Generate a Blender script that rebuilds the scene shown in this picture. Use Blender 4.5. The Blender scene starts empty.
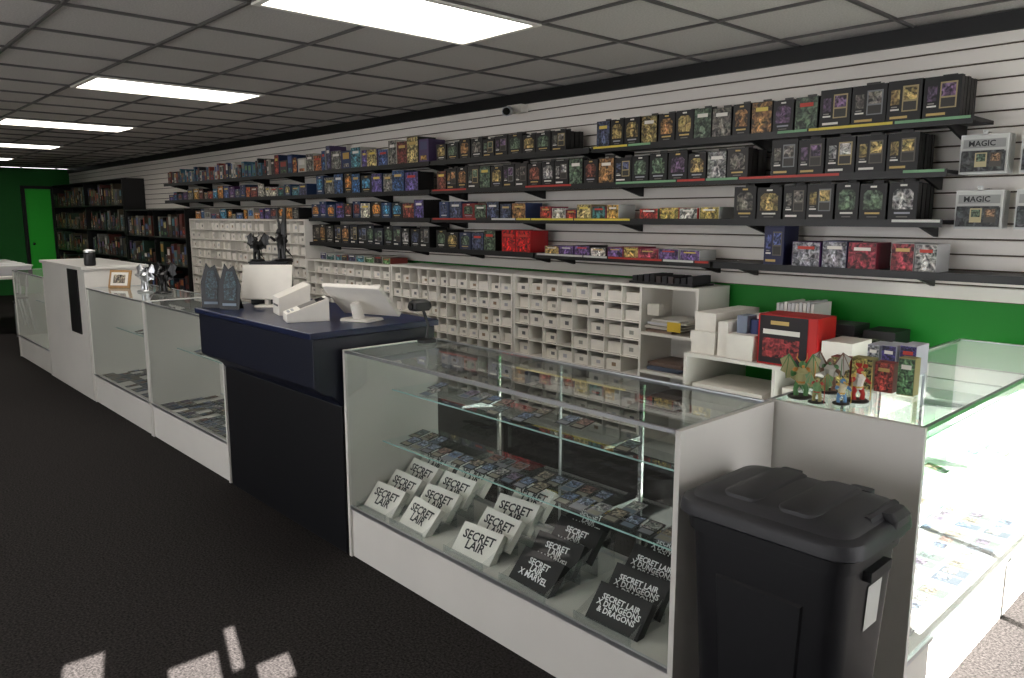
import bpy, math, random
from mathutils import Matrix, Vector
random.seed(7)
R=random.random
def U(a,b): return random.uniform(a,b)
def lin(c):
    c=c/255.0
    return c/12.92 if c<=0.04045 else ((c+0.055)/1.055)**2.4
def C(r,g,b): return (lin(r),lin(g),lin(b),1.0)
T=Matrix.Translation
def RX(d): return Matrix.Rotation(math.radians(d),4,'X')
def RY(d): return Matrix.Rotation(math.radians(d),4,'Y')
def RZ(d): return Matrix.Rotation(math.radians(d),4,'Z')

# ---------------------------------------------------------------- materials
def newmat(name):
    m=bpy.data.materials.new(name); m.use_nodes=True
    nt=m.node_tree; return m,nt,nt.nodes['Principled BSDF']
def plain(name,col,rough=0.5,metal=0.0,noise=0.0,scale=20,bump=0.0,bscale=200,spec=0.5):
    m,nt,p=newmat(name)
    p.inputs['Base Color'].default_value=col
    p.inputs['Roughness'].default_value=rough
    p.inputs['Metallic'].default_value=metal
    p.inputs['Specular IOR Level'].default_value=spec
    tc=nt.nodes.new('ShaderNodeTexCoord')
    if noise>0:
        n=nt.nodes.new('ShaderNodeTexNoise'); n.inputs['Scale'].default_value=scale; n.inputs['Detail'].default_value=5
        r=nt.nodes.new('ShaderNodeMapRange'); r.inputs[1].default_value=0.3; r.inputs[2].default_value=0.7
        r.inputs[3].default_value=1-noise; r.inputs[4].default_value=1+noise
        mx=nt.nodes.new('ShaderNodeVectorMath'); mx.operation='SCALE'
        mx.inputs[0].default_value=col[:3]
        nt.links.new(tc.outputs['Object'],n.inputs['Vector'])
        nt.links.new(n.outputs['Fac'],r.inputs[0]); nt.links.new(r.outputs[0],mx.inputs['Scale'])
        nt.links.new(mx.outputs[0],p.inputs['Base Color'])
    if bump>0:
        n2=nt.nodes.new('ShaderNodeTexNoise'); n2.inputs['Scale'].default_value=bscale; n2.inputs['Detail'].default_value=3
        b=nt.nodes.new('ShaderNodeBump'); b.inputs['Strength'].default_value=bump; b.inputs['Distance'].default_value=0.01
        nt.links.new(tc.outputs['Object'],n2.inputs['Vector'])
        nt.links.new(n2.outputs['Fac'],b.inputs['Height']); nt.links.new(b.outputs[0],p.inputs['Normal'])
    return m
def attrmat(name,rough,art=False,scale=30):
    m,nt,p=newmat(name)
    a=nt.nodes.new('ShaderNodeAttribute'); a.attribute_name='Col'
    p.inputs['Roughness'].default_value=rough
    if not art:
        nt.links.new(a.outputs['Color'],p.inputs['Base Color'])
    else:
        tc=nt.nodes.new('ShaderNodeTexCoord')
        n=nt.nodes.new('ShaderNodeTexNoise'); n.inputs['Scale'].default_value=scale; n.inputs['Detail'].default_value=6
        n.inputs['Distortion'].default_value=1.0
        nt.links.new(tc.outputs['Object'],n.inputs['Vector'])
        r=nt.nodes.new('ShaderNodeValToRGB')
        r.color_ramp.elements[0].position=0.38; r.color_ramp.elements[0].color=(0.08,0.08,0.09,1)
        r.color_ramp.elements[1].position=0.70; r.color_ramp.elements[1].color=(2.0,1.95,1.85,1)
        e=r.color_ramp.elements.new(0.52); e.color=(0.68,0.66,0.63,1)
        nt.links.new(n.outputs['Fac'],r.inputs['Fac'])
        mx=nt.nodes.new('ShaderNodeMixRGB'); mx.blend_type='MULTIPLY'; mx.inputs['Fac'].default_value=1
        nt.links.new(a.outputs['Color'],mx.inputs[1]); nt.links.new(r.outputs['Color'],mx.inputs[2])
        n3=nt.nodes.new('ShaderNodeTexNoise'); n3.inputs['Scale'].default_value=scale*.6
        nt.links.new(tc.outputs['Object'],n3.inputs['Vector'])
        m2=nt.nodes.new('ShaderNodeMixRGB'); m2.blend_type='SOFT_LIGHT'; m2.inputs['Fac'].default_value=0.25
        nt.links.new(mx.outputs[0],m2.inputs[1]); nt.links.new(n3.outputs['Color'],m2.inputs[2])
        nt.links.new(m2.outputs[0],p.inputs['Base Color'])
    return m
def glassmat(name,tint,base=0.04):
    m=bpy.data.materials.new(name); m.use_nodes=True; nt=m.node_tree; nt.nodes.clear()
    o=nt.nodes.new('ShaderNodeOutputMaterial'); mix=nt.nodes.new('ShaderNodeMixShader')
    t=nt.nodes.new('ShaderNodeBsdfTransparent'); t.inputs[0].default_value=tint
    g=nt.nodes.new('ShaderNodeBsdfGlossy'); g.inputs['Roughness'].default_value=0.02
    g.inputs['Color'].default_value=(0.95,0.98,1,1)
    lw=nt.nodes.new('ShaderNodeLayerWeight'); lw.inputs['Blend'].default_value=0.5
    pw=nt.nodes.new('ShaderNodeMath'); pw.operation='POWER'; pw.inputs[1].default_value=3.2
    ml=nt.nodes.new('ShaderNodeMath'); ml.operation='MULTIPLY_ADD'; ml.inputs[1].default_value=0.85; ml.inputs[2].default_value=base
    nt.links.new(lw.outputs['Facing'],pw.inputs[0]); nt.links.new(pw.outputs[0],ml.inputs[0])
    nt.links.new(ml.outputs[0],mix.inputs[0]); nt.links.new(t.outputs[0],mix.inputs[1]); nt.links.new(g.outputs[0],mix.inputs[2])
    nt.links.new(mix.outputs[0],o.inputs[0])
    return m
def emis(name,col,s):
    m=bpy.data.materials.new(name); m.use_nodes=True; nt=m.node_tree; nt.nodes.clear()
    o=nt.nodes.new('ShaderNodeOutputMaterial'); e=nt.nodes.new('ShaderNodeEmission')
    e.inputs[0].default_value=col; e.inputs[1].default_value=s
    nt.links.new(e.outputs[0],o.inputs[0]); return m

M={}
M['vc']=attrmat('printed_card_plain',0.5)
M['art']=attrmat('printed_art',0.5,True,38)
M['artS']=attrmat('printed_art_small',0.5,True,75)
M['white']=plain('white_laminate',C(218,215,209),0.35,noise=0.03,scale=3)
M['whiteM']=plain('white_melamine',C(229,225,217),0.5,noise=0.04,scale=4)
M['card']=plain('white_cardboard',C(233,228,219),0.8,noise=0.06,scale=8)
M['slat']=plain('slatwall_white',C(236,230,222),0.35,noise=0.02,scale=2)
M['groove']=plain('slat_groove',C(80,68,56),0.7)
M['black']=plain('black_plastic',C(20,20,22),0.4)
M['blackL']=plain('black_laminate',C(10,11,16),0.42,noise=0.1,scale=15)
M['sheenL']=plain('laminate_navy_sheen',C(14,19,36),0.4,noise=0.1,scale=15)  # black podium head, with a faint navy sheen put into its colour
M['sheentop']=plain('podium_top_navy_sheen',C(22,32,64),0.28)  # black podium top; its bluish sheen is painted into the base colour
M['shelfblk']=plain('black_shelf',C(18,18,19),0.45)
M['trimblk']=plain('black_trim_paint',C(13,13,13),0.5)
M['bin']=plain('bin_plastic',C(12,12,17),0.5,bump=0.1,bscale=500,noise=0.1,scale=60)
M['lid']=plain('bin_lid_plastic',C(38,38,42),0.5,bump=0.15,bscale=600)
M['alu']=plain('brushed_aluminium',C(200,202,204),0.3,metal=0.9)
M['chrome']=plain('chrome',C(210,210,210),0.12,metal=1.0)
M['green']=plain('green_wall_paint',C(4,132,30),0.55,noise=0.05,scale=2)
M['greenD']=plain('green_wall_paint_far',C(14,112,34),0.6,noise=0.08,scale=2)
M['greenB']=plain('bright_green_paint',C(50,220,60),0.5)
M['plaster']=plain('grey_plaster',C(192,187,179),0.8,noise=0.04,scale=3)
M['carpet']=plain('charcoal_carpet',C(46,43,42),0.95,noise=0.8,scale=110,bump=0.7,bscale=260,spec=0.1)
M['tile']=plain('acoustic_tile',C(196,191,186),0.9,noise=0.14,scale=110,bump=0.3,bscale=220,spec=0.1)
M['tbar']=plain('ceiling_grid',C(84,81,79),0.5)  # bars coloured dark to carry the shadow along the tile edges
M['glass']=glassmat('case_glass',(0.94,0.97,0.96,1),0.07)
M['shelfglass']=glassmat('shelf_glass',(0.88,0.95,0.94,1),0.10)
M['window']=glassmat('window_glass',(0.97,0.98,0.98,1),0.03)
M['acryl']=glassmat('clear_acrylic',(0.9,0.92,0.92,1),0.10)
M['gedge']=plain('glass_edge_green',C(165,200,195),0.2)
M['lamp']=emis('fluorescent_diffuser',(1.0,0.945,0.87,1),8.2)
M['grey']=plain('grey_plastic',C(165,167,170),0.5)
M['screen']=plain('dark_screen',C(8,10,14),0.08)
M['wood']=plain('light_wood',C(170,130,80),0.5,noise=0.2,scale=12)
M['bronze']=plain('black_resin',C(12,11,11),0.4)

# ---------------------------------------------------------------- builder
class B:
    def __init__(s): s.v=[];s.f=[];s.m=[];s.c=[];s.M=Matrix.Identity(4)
    def add(s,vs,fs,mat='vc',col=(1,1,1,1),X=None):
        X=s.M@X if X is not None else s.M
        o=len(s.v)
        for p in vs: s.v.append(X@Vector(p))
        for f in fs: s.f.append([i+o for i in f]); s.m.append(mat); s.c.append(col)
    def box(s,x0,x1,y0,y1,z0,z1,mat='vc',col=(1,1,1,1),X=None):
        vs=[(x0,y0,z0),(x1,y0,z0),(x1,y1,z0),(x0,y1,z0),(x0,y0,z1),(x1,y0,z1),(x1,y1,z1),(x0,y1,z1)]
        s.add(vs,[(0,3,2,1),(4,5,6,7),(0,1,5,4),(1,2,6,5),(2,3,7,6),(3,0,4,7)],mat,col,X)
    def quad(s,a,b,c,d,mat='vc',col=(1,1,1,1),X=None): s.add([a,b,c,d],[(0,1,2,3)],mat,col,X)
    def fq(s,x0,x1,z0,z1,y,mat='vc',col=(1,1,1,1),X=None):
        s.quad((x0,y,z0),(x1,y,z0),(x1,y,z1),(x0,y,z1),mat,col,X)
    def hq(s,x0,x1,y0,y1,z,mat='vc',col=(1,1,1,1),X=None):
        s.quad((x0,y0,z),(x1,y0,z),(x1,y1,z),(x0,y1,z),mat,col,X)
    def loft(s,rings,mat,col=(1,1,1,1),X=None,caps=True):
        n=len(rings[0]); vs=[p for r in rings for p in r]; fs=[]
        for k in range(len(rings)-1):
            for i in range(n):
                j=(i+1)%n
                fs.append((k*n+i,k*n+j,(k+1)*n+j,(k+1)*n+i))
        if caps:
            fs.append(tuple(reversed(range(n)))); fs.append(tuple(range((len(rings)-1)*n,len(rings)*n)))
        s.add(vs,fs,mat,col,X)
    def lathe(s,prof,mat,col=(1,1,1,1),X=None,n=16):
        s.loft([[(r*math.cos(2*math.pi*i/n),r*math.sin(2*math.pi*i/n),z) for i in range(n)] for r,z in prof],mat,col,X)
    def tube(s,pts,rad,mat,col=(1,1,1,1),X=None,n=8):
        pts=[Vector(p) for p in pts]; rings=[]
        for i,p in enumerate(pts):
            d=(pts[min(i+1,len(pts)-1)]-pts[max(i-1,0)]).normalized()
            up=Vector((0,0,1)) if abs(d.z)<0.9 else Vector((1,0,0))
            a=d.cross(up).normalized(); b=d.cross(a).normalized()
            r=rad[i] if isinstance(rad,(list,tuple)) else rad
            rings.append([tuple(p+a*(r*math.cos(2*math.pi*k/n))+b*(r*math.sin(2*math.pi*k/n))) for k in range(n)])
        s.loft(rings,mat,col,X)
    def sph(s,c,r,mat,col=(1,1,1,1),X=None,sc=(1,1,1),n=12,m=8):
        rings=[]
        for k in range(m+1):
            t=math.pi*(0.02+0.96*k/m)-math.pi/2
            rings.append([(c[0]+sc[0]*r*math.cos(t)*math.cos(2*math.pi*i/n),c[1]+sc[1]*r*math.cos(t)*math.sin(2*math.pi*i/n),c[2]+sc[2]*r*math.sin(t)) for i in range(n)])
        s.loft(rings,mat,col,X)
    def prism(s,prof,x0,x1,mat,col=(1,1,1,1),X=None):
        s.loft([[(x0,y,z) for y,z in prof],[(x1,y,z) for y,z in prof]],mat,col,X)
    def build(s,name,bevel=0,smooth=False):
        me=bpy.data.meshes.new(name)
        me.from_pydata([tuple(v) for v in s.v],[],s.f)
        used=[]
        for k in s.m:
            if k not in used: used.append(k)
        for k in used: me.materials.append(M[k])
        idx={k:i for i,k in enumerate(used)}
        me.polygons.foreach_set('material_index',[idx[k] for k in s.m])
        ca=me.color_attributes.new('Col','FLOAT_COLOR','CORNER')
        data=[]
        for p,c in zip(me.polygons,s.c):
            for _ in range(p.loop_total): data.extend(c)
        ca.data.foreach_set('color',data)
        if smooth:
            me.polygons.foreach_set('use_smooth',[True]*len(me.polygons))
        me.update()
        ob=bpy.data.objects.new(name,me); bpy.context.scene.collection.objects.link(ob)
        if smooth:
            e=ob.modifiers.new('es','EDGE_SPLIT'); e.split_angle=math.radians(38)
        if bevel>0:
            b=ob.modifiers.new('bv','BEVEL'); b.width=bevel; b.segments=2; b.limit_method='ANGLE'
        return ob
def rr(cx,cy,hx,hy,r,z,k=5):
    out=[]
    for (sx,sy,a0) in ((1,1,0),(-1,1,90),(-1,-1,180),(1,-1,270)):
        for i in range(k+1):
            a=math.radians(a0+90*i/k)
            out.append((cx+sx*(hx-r)+r*math.cos(a),cy+sy*(hy-r)+r*math.sin(a),z))
    return out
def textmesh(s,size=1.0,bold=False,space=.85):
    cu=bpy.data.curves.new('t','FONT'); cu.body=s; cu.size=size; cu.align_x='CENTER'; cu.align_y='CENTER'
    cu.resolution_u=2; cu.space_line=space
    if bold: cu.offset=0.025*size
    ob=bpy.data.objects.new('t',cu); bpy.context.scene.collection.objects.link(ob)
    dg=bpy.context.evaluated_depsgraph_get(); me=bpy.data.meshes.new_from_object(ob.evaluated_get(dg))
    vs=[tuple(v.co) for v in me.vertices]; fs=[tuple(p.vertices) for p in me.polygons]
    bpy.data.objects.remove(ob); bpy.data.curves.remove(cu); bpy.data.meshes.remove(me)
    return vs,fs

XW,XE,YS,YN,ZC=-17.9,1.6,-3.2,4.3,2.49
# ---------------------------------------------------------------- room shell
b=B(); b.box(XW-.1,XE+.04,YS-.1,YN+.1,-.1,0,'carpet'); b.build('floor')
b=B(); b.box(XW-.1,XE+.04,YS-.1,YN+.1,ZC+.01,ZC+.1,'tile'); b.build('ceiling')
b=B()
gx=-2.83
xs=[gx+.61*i for i in range(-25,8)]
ys=[1.61+.61*i for i in range(-8,5)]
for x in xs:
    if XW<x<XE: b.box(x-.009,x+.009,YS,YN,ZC-.003,ZC+.009,'tbar')
for y in ys:
    if YS<y<YN: b.box(XW,XE,y-.009,y+.009,ZC-.002,ZC+.009,'tbar')
b.build('trim_ceiling_grid')
b=B(); b.box(XW-.1,XE+.04,YN,YN+.1,0,ZC,'green'); b.build('wall_north')
b=B(); z=1.135
b.box(XW,XE,YN-.012,YN,1.13,2.41,'groove')
while z<2.39:
    z1=min(z+.068,2.41)
    b.prism([(YN-.012,z),(YN-.026,z),(YN-.026,z1-.003),(YN-.023,z1),(YN-.012,z1)],XW,XE,'slat')
    z+=.0762
b.build('wall_north_slat_panel')
b=B(); b.box(XW,XE,YN-.05,YN,2.405,ZC,'trimblk'); b.build('trim_1')
b=B(); b.box(XW,XE,YN-.015,YN,0,.1,'trimblk'); b.build('baseboard_north')
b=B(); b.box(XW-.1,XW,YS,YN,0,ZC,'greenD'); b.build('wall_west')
def wall_with_holes(name,axis,c0,c1,a0,a1,holes,mat):
    b=B()
    def put(p0,p1,z0,z1):
        if p1-p0<1e-4 or z1-z0<1e-4: return
        if axis=='x': b.box(p0,p1,c0,c1,z0,z1,mat)
        else: b.box(c0,c1,p0,p1,z0,z1,mat)
    cur=a0
    for h in sorted(holes):
        put(cur,h[0],0,ZC); put(h[0],h[1],0,h[2]); put(h[0],h[1],h[3],ZC); cur=h[1]
    put(cur,a1,0,ZC)
    return b.build(name)
wall_with_holes('wall_south','x',YS-.1,YS,XW-.1,XE+.04,[(-6.2,-3.4,.4,2.25),(-3.0,-.2,.4,2.25)],'plaster')
EH=[(-.82,-.68,2.29,2.48),(-.48,-.30,2.20,2.33),(-.27,-.22,2.22,2.40),(-.19,-.06,2.13,2.23),(1.75,3.45,.25,2.2)]  # the small high slots are added to shape sun patches on the carpet
wall_with_holes('wall_east','y',XE,XE+.04,YS,YN,EH,'plaster')
def winframe(name,axis,c,a0,a1,z0,z1,nm):
    b=B(); w=.03
    def put(p0,p1,q0,q1,mat='trimblk',t=.018):
        if axis=='x': b.box(p0,p1,c-t,c+t,q0,q1,mat)
        else: b.box(c-t,c+t,p0,p1,q0,q1,mat)
    put(a0,a1,z0,z0+w);put(a0,a1,z1-w,z1);put(a0,a0+w,z0,z1);put(a1-w,a1,z0,z1)
    for i in range(1,nm): 
        p=a0+(a1-a0)*i/nm; put(p-w/2,p+w/2,z0,z1)
    if axis=='x': b.quad((a0,c,z0),(a1,c,z0),(a1,c,z1),(a0,c,z1),'window')
    else: b.quad((c,a0,z0),(c,a1,z0),(c,a1,z1),(c,a0,z1),'window')
    b.build(name)
winframe('window_1','y',XE+.02,1.75,3.45,.25,2.2,2)
winframe('fill_window_2','x',YS-.05,-6.2,-3.4,.4,2.25,2)  # unseen window, added for soft daylight fill
winframe('fill_window_3','x',YS-.05,-3.0,-.2,.4,2.25,2)  # second unseen fill window, added beside it
b=B()
b.box(XW+.001,XW+.05,3.45,3.9,0,2.08,'greenB'); b.box(XW+.001,XW+.08,3.39,3.45,0,2.14,'trimblk'); b.box(XW+.001,XW+.08,3.9,3.96,0,2.14,'trimblk'); b.box(XW+.001,XW+.08,3.45,3.9,2.08,2.14,'trimblk')
b.sph((XW+.08,3.53,1.0),.03,'chrome'); b.build('door_1')

# ---------------------------------------------------------------- ceiling lights
def light(x0,y0):
    b=B(); x1=x0+.61; y1=y0+1.22; z=ZC-.006
    b.box(x0,x1,y0,y0+.03,z-.006,z+.006,'whiteM');b.box(x0,x1,y1-.03,y1,z-.006,z+.006,'whiteM')
    b.box(x0,x0+.03,y0+.03,y1-.03,z-.006,z+.006,'whiteM');b.box(x1-.03,x1,y0+.03,y1-.03,z-.006,z+.006,'whiteM')
    b.quad((x0+.03,y0+.03,z),(x0+.03,y1-.03,z),(x1-.03,y1-.03,z),(x1-.03,y0+.03,z),'lamp')
    b.build('ceiling_light_panel')
for i in range(5): light(-3.44-3.05*i,1.61)  # the last panel is added to brighten the far end
for i in range(4): light(-3.44-3.05*i,-1.44)  # unseen row behind the camera, added for general room light

# ---------------------------------------------------------------- products
PAL=[C(160,64,50),C(78,98,148),C(190,152,80),C(92,130,88),C(108,82,132),C(74,124,138),C(175,106,62),C(185,182,172),C(112,58,54),C(74,76,108),C(184,170,118),C(62,106,106),C(118,114,108),C(60,56,54)]
BLK=C(13,12,12); GOLD=C(195,165,100); WHT=C(222,218,210)
def ch(l): return random.choice(l)
def boxed(b,x,y,z,w,h,d,body=BLK,art=None,style=0,mat='art'):
    art=art or ch(PAL)
    b.box(x,x+w,y,y+d,z,z+h,'vc',body)
    e=y-.0012
    br=tuple(min(1,c*1.9) for c in art[:3])+(1,)
    if style==0:
        b.add([(x+.14*w,e,z+.28*h),(x+.86*w,e,z+.28*h),(x+.86*w,e,z+.72*h),(x+.72*w,e,z+.82*h),(x+.28*w,e,z+.82*h),(x+.14*w,e,z+.72*h)],[(0,1,2,3,4,5)],mat,art)
        b.add([(x+.36*w,e-.001,z+.30*h),(x+.66*w,e-.001,z+.30*h),(x+.60*w,e-.001,z+.58*h),(x+.53*w,e-.001,z+.76*h),(x+.45*w,e-.001,z+.74*h),(x+.40*w,e-.001,z+.55*h)],[(0,1,2,3,4,5)],mat,br)
        b.fq(x+.22*w,x+.78*w,z+.16*h,z+.21*h,e,'vc',ch([GOLD,WHT,C(150,150,160)]))
        b.fq(x+.30*w,x+.70*w,z+.07*h,z+.10*h,e,'vc',C(110,106,100))
        b.fq(x+.38*w,x+.62*w,z+.89*h,z+.94*h,e,'vc',ch([GOLD,WHT]))
    elif style==1:
        b.fq(x+.44*w,x+.90*w,z+.24*h,z+.86*h,e,'vc',ch([C(160,144,104),C(90,84,76),C(120,122,124)]))
        b.fq(x+.48*w,x+.86*w,z+.52*h,z+.82*h,e-.001,mat,br)
        b.fq(x+.48*w,x+.86*w,z+.27*h,z+.48*h,e-.001,'vc',C(52,48,44))
        b.fq(x+.10*w,x+.36*w,z+.42*h,z+.78*h,e,mat,art)
        b.fq(x+.10*w,x+.36*w,z+.28*h,z+.32*h,e,'vc',WHT); b.fq(x+.12*w,x+.30*w,z+.35*h,z+.38*h,e,'vc',C(140,136,130))
        b.fq(x+.1*w,x+.62*w,z+.08*h,z+.14*h,e,'vc',ch([GOLD,WHT]))
    elif style==2:
        b.fq(x+.02*w,x+.98*w,z+.02*h,z+.98*h,e,mat,art)
        b.fq(x+.2*w,x+.8*w,z+.70*h,z+.82*h,e-.001,'vc',ch([GOLD,WHT,WHT,C(190,60,45),C(215,190,90)]))
        b.add([(x+.3*w,e-.001,z+.08*h),(x+.7*w,e-.001,z+.08*h),(x+.62*w,e-.001,z+.45*h),(x+.5*w,e-.001,z+.62*h),(x+.38*w,e-.001,z+.45*h)],[(0,1,2,3,4)],mat,br)
    elif style==3:
        b.fq(x+.15*w,x+.85*w,z+.55*h,z+.9*h,e,'vc',ch(PAL+[WHT]))
        b.fq(x+.2*w,x+.8*w,z+.1*h,z+.3*h,e,mat,ch(PAL))
def row(name,x0,x1,y,z,w,h,dep,style=0,body=None,gap=.008,pal=None,copies=1,mat='art'):
    b=B(); x=x0
    while True:
        ww=U(*w); hh=U(*h)
        if x+ww>x1: break
        st=style if isinstance(style,int) else ch(style)
        bd=body if not isinstance(body,list) else ch(body)
        bd=bd or BLK
        a=ch(pal) if pal else None
        dd=dep*U(.85,1)
        if copies>1:
            t=dd/copies
            for k in range(copies):
                if k==0: boxed(b,x,y,z+.0005,ww,hh,t*.85,bd,a,st,mat)
                else:
                    o=U(-.002,.003)
                    b.box(x+o,x+ww+o,y+k*t,y+k*t+t*.8,z+.0005,z+hh*U(.97,1),'vc',bd)
                    if k<3 and R()<.6: b.box(x+ww*.3+o,x+ww*.7+o,y+k*t,y+k*t+.004,z+hh,z+hh+.018,'vc',C(60,58,56))
        else: boxed(b,x,y+U(0,.01),z+.0005,ww,hh,dd,bd,a,st,mat)
        x+=ww+gap*U(.6,1.6)
    b.build(name)
def shelf(x0,x1,z,cols=None):
    b=B(); y0=3.98; yb=YN-.026
    b.box(x0,x1,y0,yb,z-.018,z,'shelfblk')
    b.box(x0,x1,y0-.006,y0,z-.034,z+.004,'shelfblk')
    n=max(2,int((x1-x0)/.8)+1)
    for i in range(n):
        x=x0+.12+(x1-x0-.24)*i/(n-1)
        b.prism([(yb,z-.018),(y0+.04,z-.018),(y0+.04,z-.03),(yb-.02,z-.085),(yb,z-.085)],x-.008,x+.008,'shelfblk')
    if cols:
        x=x0+.02
        while x<x1-.1:
            w=U(.15,.6); w=min(w,x1-x)
            if R()<.8: b.fq(x,x+w-.01,z-.010,z+.003,y0-.0075,'vc',ch(cols))
            x+=w
    b.build('black_retail_shelf')
Z1,Z2,Z3,Z4=2.0,1.765,1.53,1.28
SY=C(205,185,70);SG=C(115,160,120);SR=C(170,50,40);SW=C(195,195,190);SB=C(30,30,30)
shelf(-3.50,-1.21,Z1,[SY,SG,SG,SB]); shelf(-5.28,-3.52,Z1,[SB,SB]); shelf(-11.6,-5.3,Z1)
shelf(-5.28,-1.30,Z2,[SG,SB,SR,SB]); shelf(-11.6,-5.3,Z2)
shelf(-5.28,-1.30,Z3,[SR,SY,SW,SB]); shelf(-7.4,-5.3,Z3)
shelf(-7.4,-4.05,Z4); shelf(-4.03,-2.55,Z4,[SW,SW,SR]); shelf(-2.53,-.3,Z4)
Y=3.995
dark=[C(72,80,106),C(150,132,84),C(116,68,56),C(84,102,84),C(150,150,150),C(92,72,100),C(150,112,72),C(106,102,96)]
row('card_deck_box_row',-3.47,-1.95,Y,Z1,(.105,.125),(.165,.175),.22,[0,0,2],BLK,pal=dark,copies=4)
row('card_deck_box_row',-1.94,-1.24,Y,Z1,(.15,.17),(.185,.2),.24,1,BLK,pal=dark,copies=5)
row('card_deck_box_row',-5.22,-3.62,Y,Z1,(.12,.15),(.13,.155),.2,[0,1],BLK,pal=dark,copies=4)
row('card_deck_box_row',-5.22,-2.25,Y,Z2,(.12,.14),(.15,.175),.22,[0,0,2,1],[BLK,BLK,C(40,36,34)],pal=dark,copies=4)
row('card_deck_box_row',-2.2,-1.33,Y,Z2,(.14,.165),(.18,.195),.24,1,BLK,pal=dark,copies=5)
row('card_deck_box_row',-2.42,-1.33,Y,Z3,(.1,.16),(.175,.19),.23,[0,0,1],BLK,pal=dark,copies=4)
row('booster_pack_box_row',-3.1,-2.46,Y,Z3,(.13,.16),(.06,.08),.2,2,[C(160,50,40),C(190,170,85),C(60,105,80),C(200,200,195)],pal=[C(170,60,50),C(190,170,90),C(180,180,175),C(80,110,90)])
row('booster_pack_box_row',-4.0,-3.15,Y,Z3,(.1,.15),(.06,.1),.2,2,[C(40,60,110),C(180,165,115),C(150,60,80),C(200,200,195)])
row('booster_pack_box_row',-5.2,-4.05,Y,Z3,(.12,.16),(.11,.14),.2,[2,0],[BLK,C(120,30,32),C(40,55,90)],pal=dark)
row('booster_pack_box_row',-3.95,-2.6,Y,Z4,(.12,.15),(.055,.075),.2,2,[C(200,200,195),C(160,60,82),C(86,62,115),BLK],pal=[C(200,195,190),C(160,70,88),C(105,82,138),C(180,155,95)])
row('card_bundle_box_row',-4.42,-4.08,Y,Z4,(.15,.16),(.16,.17),.2,2,[C(165,22,26)],pal=[C(190,28,28)])
row('card_bundle_box_row',-5.25,-4.45,Y,Z4,(.13,.16),(.13,.16),.2,[0,2],[BLK,C(35,42,70)],pal=dark)
row('card_bundle_box_row',-2.05,-1.55,Y,Z4,(.13,.16),(.13,.14),.2,2,[C(120,32,50),C(76,40,90),C(50,50,90)],pal=[C(150,56,68),C(100,66,130),C(150,150,160)])
row('card_bundle_box_row',-2.22,-2.06,Y,Z4,(.1,.13),(.2,.22),.18,1,[C(26,30,66)],pal=[C(70,80,130)])
row('card_bundle_box_row',-1.53,-1.3,Y,Z4,(.09,.11),(.13,.14),.2,2,[C(130,36,50),C(180,180,180)],pal=[C(150,60,70),C(170,170,170)])
blues=[C(60,106,162),C(76,140,176),C(196,134,68),C(195,192,178),C(130,68,60),C(58,90,138),C(92,82,140),C(120,120,114)]
row('boxed_board_game_row',-11.5,-8.3,Y,Z1,(.03,.09),(.12,.2),.2,3,[C(34,52,90),C(130,58,50),C(44,44,48),C(205,200,190),C(62,108,128)])
row('boxed_board_game_row',-8.25,-5.32,Y,Z1,(.07,.2),(.14,.24),.2,[2,2,3],[C(34,52,90),C(78,62,98),C(190,188,176),C(60,60,60)],pal=blues+PAL)
row('boxed_board_game_row',-11.5,-7.3,Y,Z2,(.12,.2),(.08,.16),.2,[0,2,2],[BLK,C(38,56,90),C(76,44,88)],pal=blues+PAL)
row('boxed_board_game_row',-7.25,-5.32,Y,Z2,(.14,.2),(.16,.2),.2,[2,0],[C(38,56,90),BLK],pal=blues)
row('boxed_board_game_row',-7.38,-5.32,Y,Z3,(.13,.18),(.13,.17),.2,[0,2],[C(22,48,84),BLK,C(40,92,108)],pal=blues)
row('miniature_box_row',-7.38,-5.32,Y,Z4,(.12,.16),(.15,.19),.2,[0,1],[BLK,C(24,27,38)],pal=dark)

tm=textmesh('MAGIC',.036,True)
def blister(x,z):
    b=B(); y=4.1
    b.tube([(x+.10,YN-.03,z+.19),(x+.10,y-.03,z+.19)],.003,'chrome',n=6)
    for k in range(4):
        yy=y+k*.03
        b.box(x,x+.20,yy,yy+.006,z,z+.18,'vc',C(215,215,212))
        b.box(x+.01,x+.19,yy-.016,yy,z+.01,z+.1,'vc',C(60,60,62))
    b.fq(x+.005,x+.195,z+.005,z+.175,y-.0013,'vc',C(196,196,192))
    b.fq(x+.012,x+.188,z+.012,z+.105,y-.0175,'art',C(70,74,76))
    b.fq(x+.012,x+.188,z+.118,z+.158,y-.0018,'vc',C(150,150,148))
    b.add(tm[0],tm[1],'vc',C(24,24,28),T((x+.09,y-.0025,z+.137))@RX(90))
    b.fq(x+.07,x+.12,z+.03,z+.095,y-.0188,'vc',C(180,168,130)); b.fq(x+.076,x+.114,z+.055,z+.09,y-.0195,'artS',C(90,110,90))
    b.fq(x+.13,x+.18,z+.03,z+.095,y-.0188,'vc',C(70,66,60)); b.fq(x+.136,x+.174,z+.055,z+.09,y-.0195,'artS',C(150,120,90))
    b.box(x+.09,x+.11,y,y+.004,z+.175,z+.2,'vc',C(225,225,222))
    b.build('hanging_blister_pack')
blister(-1.29,1.745); blister(-1.29,1.49); blister(-1.04,1.745); blister(-1.04,1.49)

b=B(); b.box(-4.58,-4.42,4.2,YN-.024,2.34,2.40,'card'); b.tube([(-4.55,4.2,2.36),(-4.42,4.05,2.33)],.035,'grey',n=12); b.tube([(-4.42,4.05,2.33),(-4.405,4.035,2.327)],.028,'screen',n=12)
b.build('security_camera')

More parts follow.
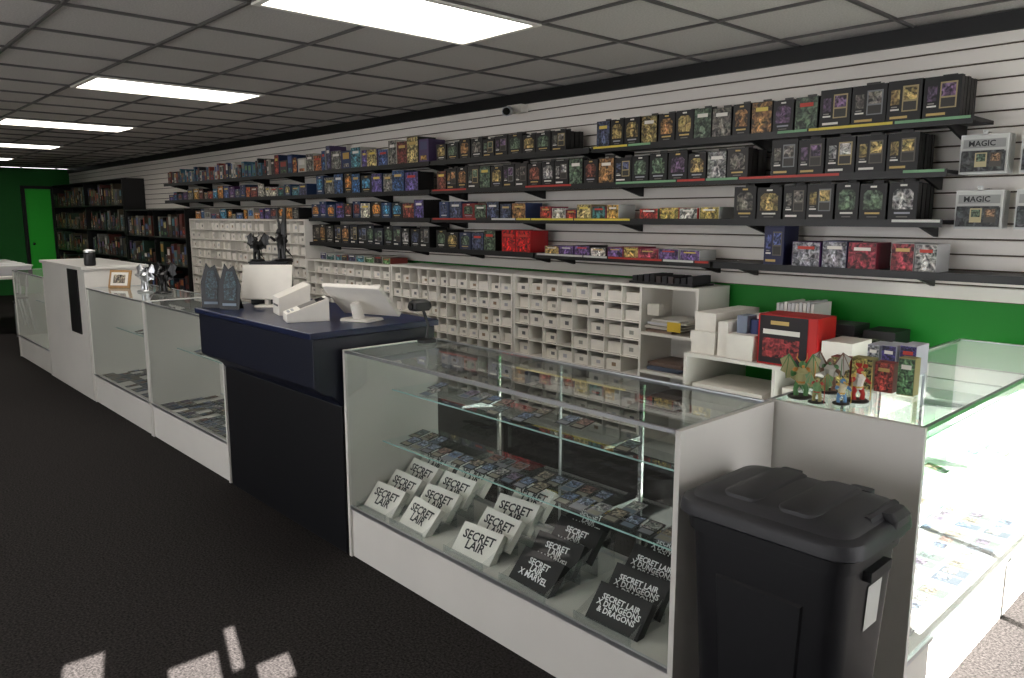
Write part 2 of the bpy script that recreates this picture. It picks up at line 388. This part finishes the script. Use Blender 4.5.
# ---------------------------------------------------------------- cubby storage units
def cubby(x0,x1,z1,cols,rows,bay=None,z0=0.0,fill=.62,skip=.08):
    b=B(); yf,yb=3.93,YN-.03; t=.018
    b.box(x0,x1,yb-.006,yb,z0,z1,'whiteM')
    b.box(x0,x0+t,yf,yb-.006,z0,z1-t,'whiteM'); b.box(x1-t,x1,yf,yb-.006,z0,z1-t,'whiteM')
    b.box(x0,x1,yf,yb-.006,z1-t,z1,'whiteM')
    xe=x1-t if bay is None else bay
    if bay: b.box(bay,bay+t,yf,yb-.006,z0,z1-t,'whiteM')
    zb=z0+.06; b.box(x0+t,x1-t,yf+.01,yb-.006,z0,zb,'whiteM')
    ch_=(z1-t-zb)/rows; cw=(xe-x0-t)/cols
    for i in range(1,cols): 
        x=x0+t+i*cw; b.box(x-.003,x+.003,yf+.002,yb-.006,zb,z1-t,'whiteM')
    for j in range(1,rows):
        z=zb+j*ch_; b.box(x0+t,xe,yf+.001,yb-.006,z-.004,z+.004,'whiteM')
    for i in range(cols):
        for j in range(rows):
            if R()<skip: continue
            xa=x0+t+i*cw+.008; xb=xa+cw-.016; za=zb+j*ch_+.0042; h=ch_*fill*U(.9,1.1)
            yo=yf+U(.01,.05)
            b.box(xa,xb,yo,yo+.26,za,za+h,'card')
            if R()<.75:
                xm=(xa+xb)/2
                b.fq(xm-.018,xm+.018,za+h*.35,za+h*.7,yo-.001,'vc',ch([C(160,158,150),C(110,110,112),C(180,180,185),C(150,125,100)]))
    if bay:
        for z in (.3,.55,.8):
            b.box(bay+t,x1-t,yf,yb-.006,z,z+t,'whiteM')
            zz=z+t
            for k in range(int(U(5,9))):
                h=U(.006,.02); xa=bay+t+U(.01,.06); b.box(xa,xa+U(.2,.28),yf+U(.01,.05),yb-.05,zz,zz+h,'vc',ch([C(215,212,205),C(190,185,175),C(120,100,90),C(200,200,205),C(90,100,120)])); zz+=h
        b.box(bay+.06,bay+.15,yf+.005,yf+.06,.93,1.0,'vc',C(210,205,195))
        b.fq(bay+.22,bay+.32,.84,.9,yf-.001,'vc',C(215,180,60))
    return b.build('card_storage_cubby')
cubby(-4.216,-2.59,1.12,8,9,bay=-3.03)
cubby(-5.84,-4.225,1.12,12,8,fill=.48,skip=.12)
cubby(-7.40,-5.85,1.11,10,9,fill=.5)
cubby(-10.6,-7.41,1.515,20,12,fill=.66)
row('boxed_board_game_row',-10.5,-7.45,3.98,1.516,(.1,.2),(.06,.13),.2,[2,0],[BLK,C(50,50,58),C(160,156,148)],pal=blues)
row('accessory_pack_row',-7.2,-5.9,3.98,1.111,(.1,.16),(.04,.07),.2,2,[C(175,170,160),C(130,56,48),C(200,200,195)])
b=B(); b.box(-3.15,-2.66,3.97,4.2,1.1205,1.135,'black'); 
for i in range(10): b.box(-3.13+i*.047,-3.095+i*.047,3.98,4.18,1.135,1.165+U(0,.02),'vc',ch([C(28,28,32),C(40,38,44),C(60,50,50),BLK]))
b.build('card_tray')

# low shelf right of the cubby
b=B()
x0,x1,yf,yb=-2.47,-1.40,3.62,4.27
b.box(x0,x1,yf,yb,.77,.79,'whiteM')
for x in (x0,-1.93,x1-.02): b.box(x,x+.02,yf,yb,0,.77,'whiteM')
for z in (.06,.42): b.box(x0+.02,-1.93,yf+.01,yb,z,z+.02,'whiteM'); b.box(-1.91,x1-.02,yf+.01,yb,z,z+.02,'whiteM')
b.box(x0+.05,x0+.48,yf+.02,yf+.4,.44,.62,'card'); b.box(-1.88,-1.5,yf+.02,yf+.4,.44,.68,'card')
b.build('low_storage_shelf',.002)
def cartons(name,lst):
    b=B()
    for (x,y,z,w,d,h,lidded) in lst:
        b.box(x,x+w,y,y+d,z,z+h,'card')
        if lidded: b.box(x-.004,x+w+.004,y-.004,y+d+.004,z+h*.62,z+h+.003,'card')
    b.build(name)
cartons('white_card_carton',[(-2.45,3.66,.791,.15,.5,.12,1),(-2.28,3.66,.791,.06,.28,.19,0),(-2.44,3.68,.915,.13,.45,.1,1),(-2.21,3.64,.791,.15,.28,.13,1),(-2.28,3.97,.791,.14,.22,.2,0)])
b=B()
b.box(-2.19,-2.13,3.7,3.8,.925,1.02,'vc',C(130,140,160)); b.loft([rr(-2.10,3.75,.025,.03,.01,.925),rr(-2.10,3.75,.025,.03,.01,1.0)],'vc',C(50,60,110)); b.build('sleeve_pack_stack')
b=B()
for i in range(20):
    x=-2.12+(i%10)*.022; z=.791 if i<10 else .98
    b.box(x,x+.017,3.97+(i//10)*.02,4.2,z,z+.185+U(0,.004) if i<10 else z+.08+U(0,.03),'vc',ch([C(225,222,215),C(205,205,205),C(230,228,220),C(180,170,150)]))
b.build('card_stack')
b=B(); b.box(-1.86,-1.66,3.98,4.2,.7905,.93,'vc',C(26,25,26)); b.box(-1.85,-1.68,3.99,4.18,.93,.985,'vc',C(38,36,38)); b.box(-1.64,-1.48,4.0,4.2,.7905,.97,'vc',C(22,22,24)); b.fq(-1.84,-1.70,.82,.9,3.979,'art',C(90,84,70)); b.fq(-1.62,-1.52,.83,.93,3.999,'art',C(80,90,70)); b.build('black_game_box_stack',.002)
b=B(); q=-.16
b.box(-1.87+q,-1.55+q,3.64,3.84,.791,1.05,'vc',C(180,22,24))
b.fq(-1.86+q,-1.60+q,.80,1.045,3.638,'vc',C(28,20,24)); b.fq(-1.84+q,-1.64+q,.83,.93,3.637,'art',C(150,56,60)); b.fq(-1.84+q,-1.64+q,.95,.975,3.637,'vc',WHT)
b.fq(-1.80+q,-1.7+q,1.0,1.02,3.637,'vc',GOLD); b.fq(-1.595+q,-1.555+q,.80,1.045,3.638,'vc',C(190,40,36))
b.build('red_board_game_box',.002)
cartons('white_card_carton',[(-1.69,3.66,.791,.14,.22,.15,1)])

# ---------------------------------------------------------------- display cases
CP=[C(110,120,140),C(84,98,124),C(130,130,130),C(118,110,98),C(88,100,102),C(98,88,108),C(112,88,82)]
def cards_flat(b,x0,x1,y0,y1,z,tilt=0,dens=1.0,pitch=.075,rp=.1):
    y=y0
    while y+.088<y1:
        x=x0
        while x+.063<x1:
            if R()<dens:
                col=ch(CP); X=T((x+.032,y,z))@RX(tilt)
                b.box(-.031,.031,0,.088,.0,.0012,'vc',ch([BLK,C(50,50,56),C(120,120,124),C(60,54,48)]),X)
                b.hq(-.027,.027,.036,.082,.0018,'artS',tuple(min(1,c*1.5) for c in col[:3])+(1,),X)
                b.hq(-.025,.025,.006,.03,.0018,'vc',ch([C(130,126,112),C(120,122,128),C(90,102,116)]),X)
            x+=pitch
        y+=rp
def display_case(X,L,D=.51,H=.965,base=.23,back='glass',shelves=((.755,.24),(.52,.30)),cd=(.5,.8),deck=.85,sheets=False,name='glass_display_case'):
    b=B(); b.M=X; t=.018
    for (a,c) in ((0,t),(L-t,L)): b.box(a,c,0,D,0,H,'white')
    b.box(t,L-t,.012,.03,.0,base,'white'); b.box(t,L-t,D-.02,D,0,base,'white')
    b.box(t,L-t,.03,D-.02,base-.02,base,'white')
    b.box(t,L-t,.002,.014,base,base+.016,'alu'); b.box(t,L-t,.0,.012,H-.012,H,'alu')
    b.box(t,L-t,D-.014,D,H-.014,H,'alu'); b.box(t,L-t,D-.018,D,base,base+.014,'alu')
    b.box(t,t+.006,.0,D,H-.008,H,'alu'); b.box(L-t-.006,L-t,.0,D,H-.008,H,'alu')
    b.quad((t,.006,base),(L-t,.006,base),(L-t,.006,H-.012),(t,.006,H-.012),'glass')
    b.hq(t,L-t,.012,D-.014,H-.002,'glass')
    if back=='glass':
        b.quad((t,D-.008,base),(L/2+.03,D-.008,base),(L/2+.03,D-.008,H-.014),(t,D-.008,H-.014),'glass')
        b.quad((L/2-.03,D-.014,base),(L-t,D-.014,base),(L-t,D-.014,H-.014),(L/2-.03,D-.014,H-.014),'glass')
        b.box(L/2-.035,L/2-.027,D-.018,D-.01,base,H-.014,'alu')
    else: b.box(t,L-t,D-.012,D-.004,base,H-.014,'whiteM')
    for x in (L*.28,L*.72):
        b.box(x-.008,x+.008,D-.034,D-.022,base,H-.02,'chrome')
    for si,(z,dd) in enumerate(shelves):
        y0=D-.03-dd; y1=D-.035
        b.hq(t+.01,L-t-.01,y0,y1,z,'shelfglass')
        b.box(t+.01,L-t-.01,y0-.003,y0,z-.005,z,'gedge')
        for x in (L*.28,L*.72): b.prism([(y1,z-.002),(y0+.03,z-.002),(y0+.03,z-.01),(y1,z-.035)],x-.003,x+.003,'chrome')
        if cd[si]>0: cards_flat(b,t+.04,L-t-.04,y0+.02,y1-.01,z+.004,10,cd[si])
    if deck>0: cards_flat(b,t+.04,L-t-.04,.05,D-.05,base+.003,4,deck)
    if sheets:
        x=t+.05
        while x+.3<L:
            b.box(x,x+.26,.06,.40,base+.001,base+.004,'vc',C(120,124,128))
            for i in range(3):
                for j in range(3):
                    b.box(x+.015+i*.08,x+.078+i*.08,.07+j*.11,.16+j*.11,base+.004,base+.0055,'vc',ch([C(70,78,88),C(96,92,88),C(80,88,84),C(110,108,104)]))
                    b.hq(x+.020+i*.08,x+.073+i*.08,.105+j*.11,.152+j*.11,base+.006,'artS',ch(CP))
            x+=.30
    return b.build(name)
YF=1.73
display_case(T((-2.965,YF,0)),1.785,deck=0,cd=(.25,.7))
display_case(T((-5.62,YF,0)),1.33,back='white',shelves=((.62,.28),),cd=(.25,),deck=.8)
display_case(T((-7.03,YF,0)),1.40,back='white',shelves=((.62,.28),),cd=(.25,),deck=.8)
display_case(T((-9.95,YF,0)),1.43,back='white',shelves=((.62,.28),),cd=(0,),deck=0)
display_case(T((-.735,2.255,0))@RZ(90),1.83,D=.48,shelves=((.76,.24),(.5,.3)),cd=(.0,.12),deck=0,sheets=True)

tw=textmesh('SECRET\nLAIR',.05,True,.75); tb2=textmesh('SECRET LAIR\nX DUNGEONS\n& DRAGONS',.027,True,.8); tb3=textmesh('SECRET\nLAIR\nX MARVEL',.032,True,.75)
cx=[-2.83,-2.56,-2.18,-1.85,-1.48]
for ci,x in enumerate(cx):
    st=B(); z0=.2305
    for k in range(4):
        y=1.80+k*.095; zz=z0+.0+k*.036
        if k>0: st.box(x-.11,x+.11,y-.035,y+.062,zz-.003,zz,'acryl'); st.box(x-.11,x+.11,y-.037,y-.035,z0,zz,'acryl')
    for s in (-.112,.109):
        st.add([(x+s,1.765,z0),(x+s,2.15,z0),(x+s,2.15,z0+.16),(x+s,2.12,z0+.16),(x+s,1.765,z0+.025)],[(0,1,2,3,4)],'acryl')
    st.box(x-.12,x+.12,1.763,1.766,z0,z0+.03,'acryl')
    st.build('acrylic_riser_stand')
    pb=B()
    for k in range(4):
        y=1.80+k*.095; zz=z0+.001+k*.036
        white=ci<3 
        yaw=U(-6,6)
        X=T((x+U(-.008,.008),y,zz))@RZ(yaw)@RX(-40)
        w,h,t=.215,.13,.03
        col=C(238,234,226) if white else C(14,14,15)
        pb.box(-w/2,w/2,0,t,.0,h,'vc',col,X)
        txt=tw if white else (tb2 if ci==4 else tb3)
        tc=C(50,50,54) if white else C(235,235,235)
        TX=X@T((0,-.0012,h/2))@RX(90)
        pb.add(txt[0],txt[1],'vc',tc,TX)
    pb.build('boxed_card_set_stack')

# ---------------------------------------------------------------- white podium
b=B()
b.box(-8.5,-7.06,YF,2.2,.0,1.11,'white'); b.box(-8.52,-7.045,YF-.02,2.24,1.11,1.135,'white')
b.box(-7.55,-7.25,YF-.012,YF,.55,1.10,'blackL')
b.build('white_reception_podium',.003)
b=B(); X=T((-7.2,1.82,1.136))
b.lathe([(.04,0),(.045,.01),(.045,.1),(.038,.11)],'black',X=X); b.lathe([(.03,.11),(.046,.112),(.046,.128),(.02,.135)],'alu',X=X); b.build('lidded_jar',smooth=True)

# ---------------------------------------------------------------- black podium
b=B()
b.prism([(YF,0),(YF,.70),(2.26,.70),(2.26,0)],-4.265,-2.99,'blackL')
b.prism([(YF,.70),(YF-.015,.725),(YF-.05,.755),(YF-.10,.775),(YF-.13,.80),(YF-.13,1.02),(2.26,1.02),(2.26,.70)],-4.265,-2.99,'sheenL')
b.box(-4.285,-2.98,YF-.145,2.28,1.021,1.05,'sheentop')
b.build('black_service_podium',.004)
ZP=1.0505
b=B(); X=T((-3.20,1.98,ZP))@RZ(200)
b.loft([rr(0,0,.09,.07,.02,0),rr(0,0,.085,.065,.02,.012)],'card',X=X)
b.tube([(0,.02,.01),(0,.05,.09)],[.03,.022],'card',X=X,n=12)
XS=X@T((0,.0,.10))@RX(-48)
b.box(-.17,.17,-.011,.011,-.11,.11,'card',X=XS); b.fq(-.155,.155,-.095,.095,-.0125,'screen',X=XS)
b.build('pos_tablet_register',.004)
b=B(); X=T((-3.39,1.775,ZP))@RZ(-20)
b.add([(-.07,-.09,0),(.07,-.09,0),(.07,.11,0),(-.07,.11,0),(-.07,-.09,.04),(.07,-.09,.04),(.07,.11,.11),(-.07,.11,.11)],[(0,3,2,1),(4,5,6,7),(0,1,5,4),(1,2,6,5),(2,3,7,6),(3,0,4,7)],'card',X=X)
X2=X@T((0,-.09,.04))@RX(19.3)
b.hq(-.055,.055,.07,.195,.0015,'screen',X=X2)
for i in range(3):
    for j in range(2): b.box(-.035+i*.025,-.018+i*.025,.012+j*.02,.024+j*.02,.0,.003,'grey',X=X2)
b.build('card_payment_terminal',.006)
b=B(); X=T((-3.68,1.86,ZP))@RZ(-15)
b.add([(-.08,-.08,0),(.08,-.08,0),(.08,.08,0),(-.08,.08,0),(-.08,-.08,.09),(.08,-.08,.09),(.08,.08,.155),(-.08,.08,.155)],[(0,3,2,1),(4,5,6,7),(0,1,5,4),(1,2,6,5),(2,3,7,6),(3,0,4,7)],'card',X=X)
b.box(-.05,.05,-.083,-.08,.045,.055,'black',X=X)
b.build('receipt_printer',.01)
b=B(); X=T((-4.04,1.90,ZP))@RZ(45)
b.loft([rr(0,0,.07,.05,.02,0),rr(0,0,.065,.045,.02,.012)],'card',X=X); b.tube([(0,0,.01),(0,0,.07)],.018,'card',X=X)
XS=X@T((0,0,.13))@RX(-14)
b.box(-.14,.14,-.009,.009,-.09,.105,'card',X=XS); b.fq(-.128,.128,-.078,.093,.0105,'screen',X=XS)
b.build('pos_tablet_register',.006)
b=B(); X=T((-2.88,2.13,.966))
b.lathe([(.045,0),(.045,.012),(.012,.02)],'black',X=X); b.tube([(0,0,.015),(0,.01,.08),(-.01,-.01,.15)],.007,'black',X=X)
b.loft([rr(-.01,-.03,.028,.04,.012,.15),rr(-.01,-.03,.036,.05,.015,.165),rr(-.01,-.03,.034,.045,.015,.19),rr(-.01,-.03,.02,.03,.01,.2)],'black',X=X)
b.tube([(-.01,-.08,.172),(-.01,-.085,.172)],.018,'screen',X=X)
b.build('barcode_scanner_on_stand',smooth=True)

def winged(b,X,s,mat,col=(1,1,1,1),col2=None,wing=True,horn=True,col3=None):
    c2=col2 or col; c3=col3 or col; S=X@Matrix.Scale(s,4)
    b.lathe([(.30,0),(.32,.03),(.27,.07)],mat,C(40,36,32) if col3 else col,S,14)
    b.tube([(-.1,0,.06),(-.12,.02,.22),(-.07,0,.42)],[.07,.06,.085],mat,col,S)
    b.tube([(.12,-.04,.06),(.13,-.06,.22),(.07,0,.42)],[.07,.06,.085],mat,col,S)
    b.tube([(0,0,.36),(0,.0,.55),(0,-.02,.70),(0,-.03,.80)],[.12,.14,.18,.07],mat,c2,S)
    b.lathe([(.13,.40),(.135,.43),(.12,.46)],mat,c3,S,12)
    for q in (-1,1): b.sph((q*.15,0,.73),.075,mat,c3,S)
    b.tube([(-.1,0,.7),(-.24,-.06,.62),(-.28,-.18,.72)],[.065,.055,.035],mat,col,S)
    b.tube([(.1,0,.7),(.24,-.04,.60),(.3,-.15,.52)],[.065,.055,.035],mat,col,S)
    b.sph((0,-.05,.88),.09,mat,col,S,(1,1.2,1.1))
    b.tube([(0,-.1,.87),(0,-.2,.83)],[.055,.02],mat,c3,S)
    if horn:
        for q in (-1,1): b.tube([(q*.05,-.03,.94),(q*.13,.02,1.04),(q*.12,.0,1.18)],[.025,.018,.004],mat,c3,S,6)
    if wing:
        for q in (-1,1):
            b.add([(q*.06,.06,.72),(q*.30,.14,1.12),(q*.52,.16,.98),(q*.46,.15,.82),(q*.50,.14,.68),(q*.38,.13,.62),(q*.36,.12,.48),(q*.24,.11,.50),(q*.12,.08,.42)],[(0,1,2,3,4,5,6,7,8)],mat,c2,S)
            b.tube([(q*.06,.06,.72),(q*.30,.14,1.12),(q*.52,.16,.98)],[.03,.02,.006],mat,col,S,6)
            b.tube([(q*.30,.14,1.12),(q*.50,.14,.68)],[.014,.006],mat,col,S,6); b.tube([(q*.30,.14,1.12),(q*.36,.12,.48)],[.014,.006],mat,col,S,6)
    b.tube([(.3,-.15,.05),(.3,-.15,.52),(.3,-.15,1.0)],[.014,.016,.01],mat,c3,S,6)
    b.tube([(0,.05,.42),(.05,.2,.25),(.15,.28,.1)],[.05,.035,.01],mat,col,S,6)
def standee(x,y,yaw,name,pal):
    b=B(); X=T((x,y,ZP))@RZ(yaw)
    out=[(-.055,0),(.055,0),(.062,.13),(.04,.18),(.018,.235),(-.012,.215),(-.034,.245),(-.062,.14)]
    vs=[(p,z*.12,z) for p,z in out]+[(p,z*.12+.004,z) for p,z in out]
    n=len(out)
    b.add(vs,[tuple(range(n))],'vc',C(16,20,26),X)
    b.add(vs,[tuple(reversed(range(n,2*n)))]+[(i,(i+1)%n,(i+1)%n+n,i+n) for i in range(n)],'vc',C(30,30,34),X)
    b.add([(-.03,.003,.05),(.035,.003,.05),(.04,.0125,.13),(.015,.0215,.205),(-.02,.023,.205),(-.035,.0135,.135)],[(0,1,2,3,4,5)],'artS',pal,X)
    b.add([(-.05,.06,0),(.05,.06,0),(.01,.028,.2),(-.01,.028,.2)],[(0,1,2,3)],'vc',BLK,X)
    b.fq(-.04,.04,.02,.034,-.001,'vc',C(110,125,140),X)
    b.build(name)
standee(-4.21,1.65,40,'cardboard_standee',C(42,66,76)); standee(-4.06,1.69,38,'cardboard_standee',C(46,70,80))
XP=T((-4.17,1.99,ZP))@RZ(45)
b=B(); b.box(-.11,.11,-.045,.045,0,.235,'black',X=XP); b.box(-.115,.115,-.05,.05,.235,.245,'black',X=XP); b.build('statue_plinth_box',.003)
b=B(); winged(b,XP@T((-.078,0,.246))@RZ(-10),.14,'bronze'); b.build('dragon_statuette',smooth=True)
b=B(); X=XP@T((.068,0,.246))@RZ(-30)
winged(b,X,.19,'bronze',wing=False); b.tube([(.02,0,.15),(.03,0,.25),(.015,.01,.30)],[.016,.012,.003],'bronze',X=X)
for q in (-1,1): b.tube([(0,0,.18),(q*.03,0,.25),(q*.035,.0,.29)],[.008,.006,.002],'bronze',X=X)
b.build('antlered_warrior_statuette',smooth=True)

b=B(); X=T((-6.82,1.92,.966))@RZ(35)@RX(-15)
b.box(-.10,.10,0,.015,0,.15,'wood',X=X); b.fq(-.08,.08,.02,.13,-.001,'card',X=X); b.fq(-.055,.055,.04,.11,-.002,'art',C(170,160,140),X)
b.box(-.015,.015,.015,.02,.005,.12,'wood',X=X); b.build('picture_frame',.002)
for (x,y,s) in ((-6.35,1.98,.19),(-6.12,2.04,.21)):
    b=B(); winged(b,T((x,y,.966))@RZ(30),s,'alu' if s<.2 else 'bronze'); b.build('knight_figurine',smooth=True)

b=B(); winged(b,T((-1.15,2.35,.966))@RZ(40),.125,'vc',C(72,120,66),C(160,156,110),col3=C(190,130,60)); b.build('painted_dragon_figurine',smooth=True)
b=B(); winged(b,T((-1.08,2.32,.966))@RZ(10),.085,'vc',C(150,140,90),C(100,136,90),horn=False,col3=C(160,64,54)); b.build('painted_dragon_figurine',smooth=True)
b=B(); winged(b,T((-1.02,2.36,.966))@RZ(50),.085,'vc',C(90,130,170),C(190,180,150),wing=False,col3=C(190,150,70)); b.build('painted_warrior_figurine',smooth=True)
b=B(); winged(b,T((-1.0,2.43,.966))@RZ(60),.115,'vc',C(175,46,40),C(205,200,190),wing=False,col3=C(195,165,90)); b.build('painted_warrior_figurine',smooth=True)
b=B(); winged(b,T((-1.12,2.49,.966))@RZ(20),.12,'vc',C(120,90,74),C(180,176,168),wing=True,horn=False,col3=C(80,120,76)); b.build('painted_warrior_figurine',smooth=True)
row('foil_pack_pile',-1.18,-.90,2.62,.966,(.05,.07),(.09,.13),.05,2,[C(150,140,90),C(140,56,48),C(180,180,175)],mat='artS',pal=[C(170,160,96),C(160,64,60),C(190,190,190),C(90,130,90)])
row('foil_pack_pile',-1.19,-.96,2.95,.966,(.04,.06),(.10,.12),.12,2,[C(150,30,45),C(50,44,110),C(180,180,190)],mat='artS',pal=[C(150,40,60),C(70,60,130),C(160,160,170)])

# ---------------------------------------------------------------- trash can
b=B(); cx_,cy_=-.903,1.843; dz=.035
rings=[rr(cx_,cy_,.170,.130,.05,0),rr(cx_,cy_,.177,.137,.055,.02),rr(cx_,cy_,.214,.166,.06,.69+dz),rr(cx_,cy_,.224,.176,.06,.695+dz),rr(cx_,cy_,.226,.178,.06,.745+dz)]
b.loft(rings,'bin')
for fy in (-1,1):
    z0,z1=.06,.62; 
    y0=cy_+fy*.140; y1=cy_+fy*.162
    b.add([(cx_-.085,y0+fy*.006,z0),(cx_+.085,y0+fy*.006,z0),(cx_+.115,y1+fy*.006,z1),(cx_-.115,y1+fy*.006,z1),(cx_-.095,y0-fy*.01,z0-.02),(cx_+.095,y0-fy*.01,z0-.02),(cx_+.125,y1-fy*.006,z1+.012),(cx_-.125,y1-fy*.006,z1+.012)],[(0,1,2,3),(0,1,5,4),(1,2,6,5),(2,3,7,6),(3,0,4,7)],'bin')
for sx in (-1,1):
    b.box(cx_+sx*.222-.012,cx_+sx*.222+.012,cy_-.06,cy_+.06,.69,.715,'bin')
L=[(.240,.190,.07,.735),(.247,.197,.07,.742),(.245,.195,.07,.762),(.240,.190,.065,.775),(.230,.180,.06,.781),(.219,.169,.055,.783),(.209,.160,.05,.796),(.17,.125,.05,.808),(.10,.07,.04,.812)]
b.loft([rr(cx_,cy_,hx,hy,r,z+dz) for hx,hy,r,z in L],'lid')
for xx in (-.12,.03):
    b.loft([rr(cx_+xx+.045,cy_,.058,.148,.03,.785+dz),rr(cx_+xx+.045,cy_,.052,.142,.03,.810+dz),rr(cx_+xx+.045,cy_,.042,.128,.025,.816+dz)],'lid')
b.tube([(cx_+.2,cy_-.03,.79+dz),(cx_+.2,cy_+.14,.79+dz)],.014,'lid'); 
b.loft([rr(cx_+.226,cy_+.08,.015,.045,.012,.73+dz),rr(cx_+.230,cy_+.08,.018,.05,.012,.785+dz),rr(cx_+.213,cy_+.08,.02,.045,.012,.80+dz)],'lid')
for xx in (-.1,.1): b.loft([rr(cx_+xx,cy_+.182,.03,.016,.01,.75+dz),rr(cx_+xx,cy_+.182,.03,.016,.01,.797+dz)],'lid')
b.quad((cx_+.2075,cy_-.02,.54),(cx_+.2075,cy_+.06,.54),(cx_+.2135,cy_+.06,.66),(cx_+.2135,cy_-.02,.66),'vc',C(200,200,196))
b.build('trash_can',smooth=True)

# ---------------------------------------------------------------- far end
def bookcase(x0,x1,z1,n):
    b=B(); yf,yb=3.93,YN-.03
    b.box(x0,x1,yb-.01,yb,0,z1,'shelfblk')
    for x in (x0,(x0+x1)/2,x1-.02): b.box(x,x+.02,yf,yb-.01,0,z1,'shelfblk')
    for j in range(n+1): 
        z=.05+(z1-.07)*j/n; b.box(x0+.02,x1-.02,yf,yb-.01,z,z+.018,'shelfblk')
        if j<n:
            hh=(z1-.07)/n-.05; x=x0+.03
            while x<x1-.12:
                w=U(.04,.14)
                if abs(x-(x0+x1)/2)<.14: x+=.14; continue
                boxed(b,x,yf+U(.01,.03),z+.0185,w,hh*U(.4,.95),.2,ch([C(32,34,48),C(90,44,38),C(120,120,114),C(40,62,48),BLK,C(74,66,52)]),None,ch([3,3,0])); x+=w+.004
    b.build('bookcase')
bookcase(-17.8,-13.35,2.15,5); bookcase(-13.3,-10.75,1.65,4)
b=B(); b.box(-14.3,-12.0,1.75,2.55,.72,.75,'whiteM')
for x in (-14.2,-12.14):
    for y in (1.8,2.46): b.box(x,x+.04,y,y+.04,0,.72,'black')
b.build('folding_table',.003)
b=B()
for i,c in enumerate([C(60,140,80),C(200,205,200),C(70,130,85),C(190,190,195)]):
    x=-14.1+i*.5; b.loft([rr(x+.17,2.15,.15,.2,.03,.751),rr(x+.17,2.15,.18,.23,.03,.87)],'vc',c); b.loft([rr(x+.17,2.15,.19,.24,.03,.871),rr(x+.17,2.15,.19,.24,.03,.885)],'vc',C(205,208,205))
b.build('plastic_storage_bins')
def chair(x,y,yaw):
    b=B(); X=T((x,y,0))@RZ(yaw)
    b.loft([rr(0,0,.21,.2,.05,.44),rr(0,0,.22,.21,.05,.47)],'black',X=X)
    b.box(-.2,.2,.18,.21,.6,.88,'black',X=X)
    for sx in (-.19,.19):
        b.tube([(sx,-.2,0),(sx,-.17,.44)],.012,'alu',X=X); b.tube([(sx,.24,0),(sx,.17,.45),(sx,.2,.85)],.012,'alu',X=X)
    b.build('stacking_chair')
chair(-12.3,1.4,180); chair(-12.95,1.4,175); chair(-13.7,1.42,184); chair(-11.4,2.2,-90)

# ---------------------------------------------------------------- lighting
d=Vector((-1,.3,-.55)).normalized()
s=bpy.data.lights.new('sun','SUN'); s.energy=95; s.angle=math.radians(.2); s.color=(1,.96,.91)
so=bpy.data.objects.new('sun',s); so.rotation_euler=d.to_track_quat('-Z','Y').to_euler(); so.location=(6,-1,5); bpy.context.scene.collection.objects.link(so)
w=bpy.data.worlds.new('world'); bpy.context.scene.world=w; w.use_nodes=True
bg=w.node_tree.nodes['Background']; bg.inputs[0].default_value=(.97,.96,.98,1); bg.inputs[1].default_value=4.2

cam=bpy.data.cameras.new('camera'); cam.lens=27; cam.sensor_width=36; cam.clip_start=.05
co=bpy.data.objects.new('camera',cam); co.location=(0,0,1.55); co.rotation_euler=(math.radians(90-9.1),0,math.radians(47.1))
bpy.context.scene.collection.objects.link(co); bpy.context.scene.camera=co
vs=bpy.context.scene.view_settings
vs.view_transform='Standard'
vs.exposure=0.12
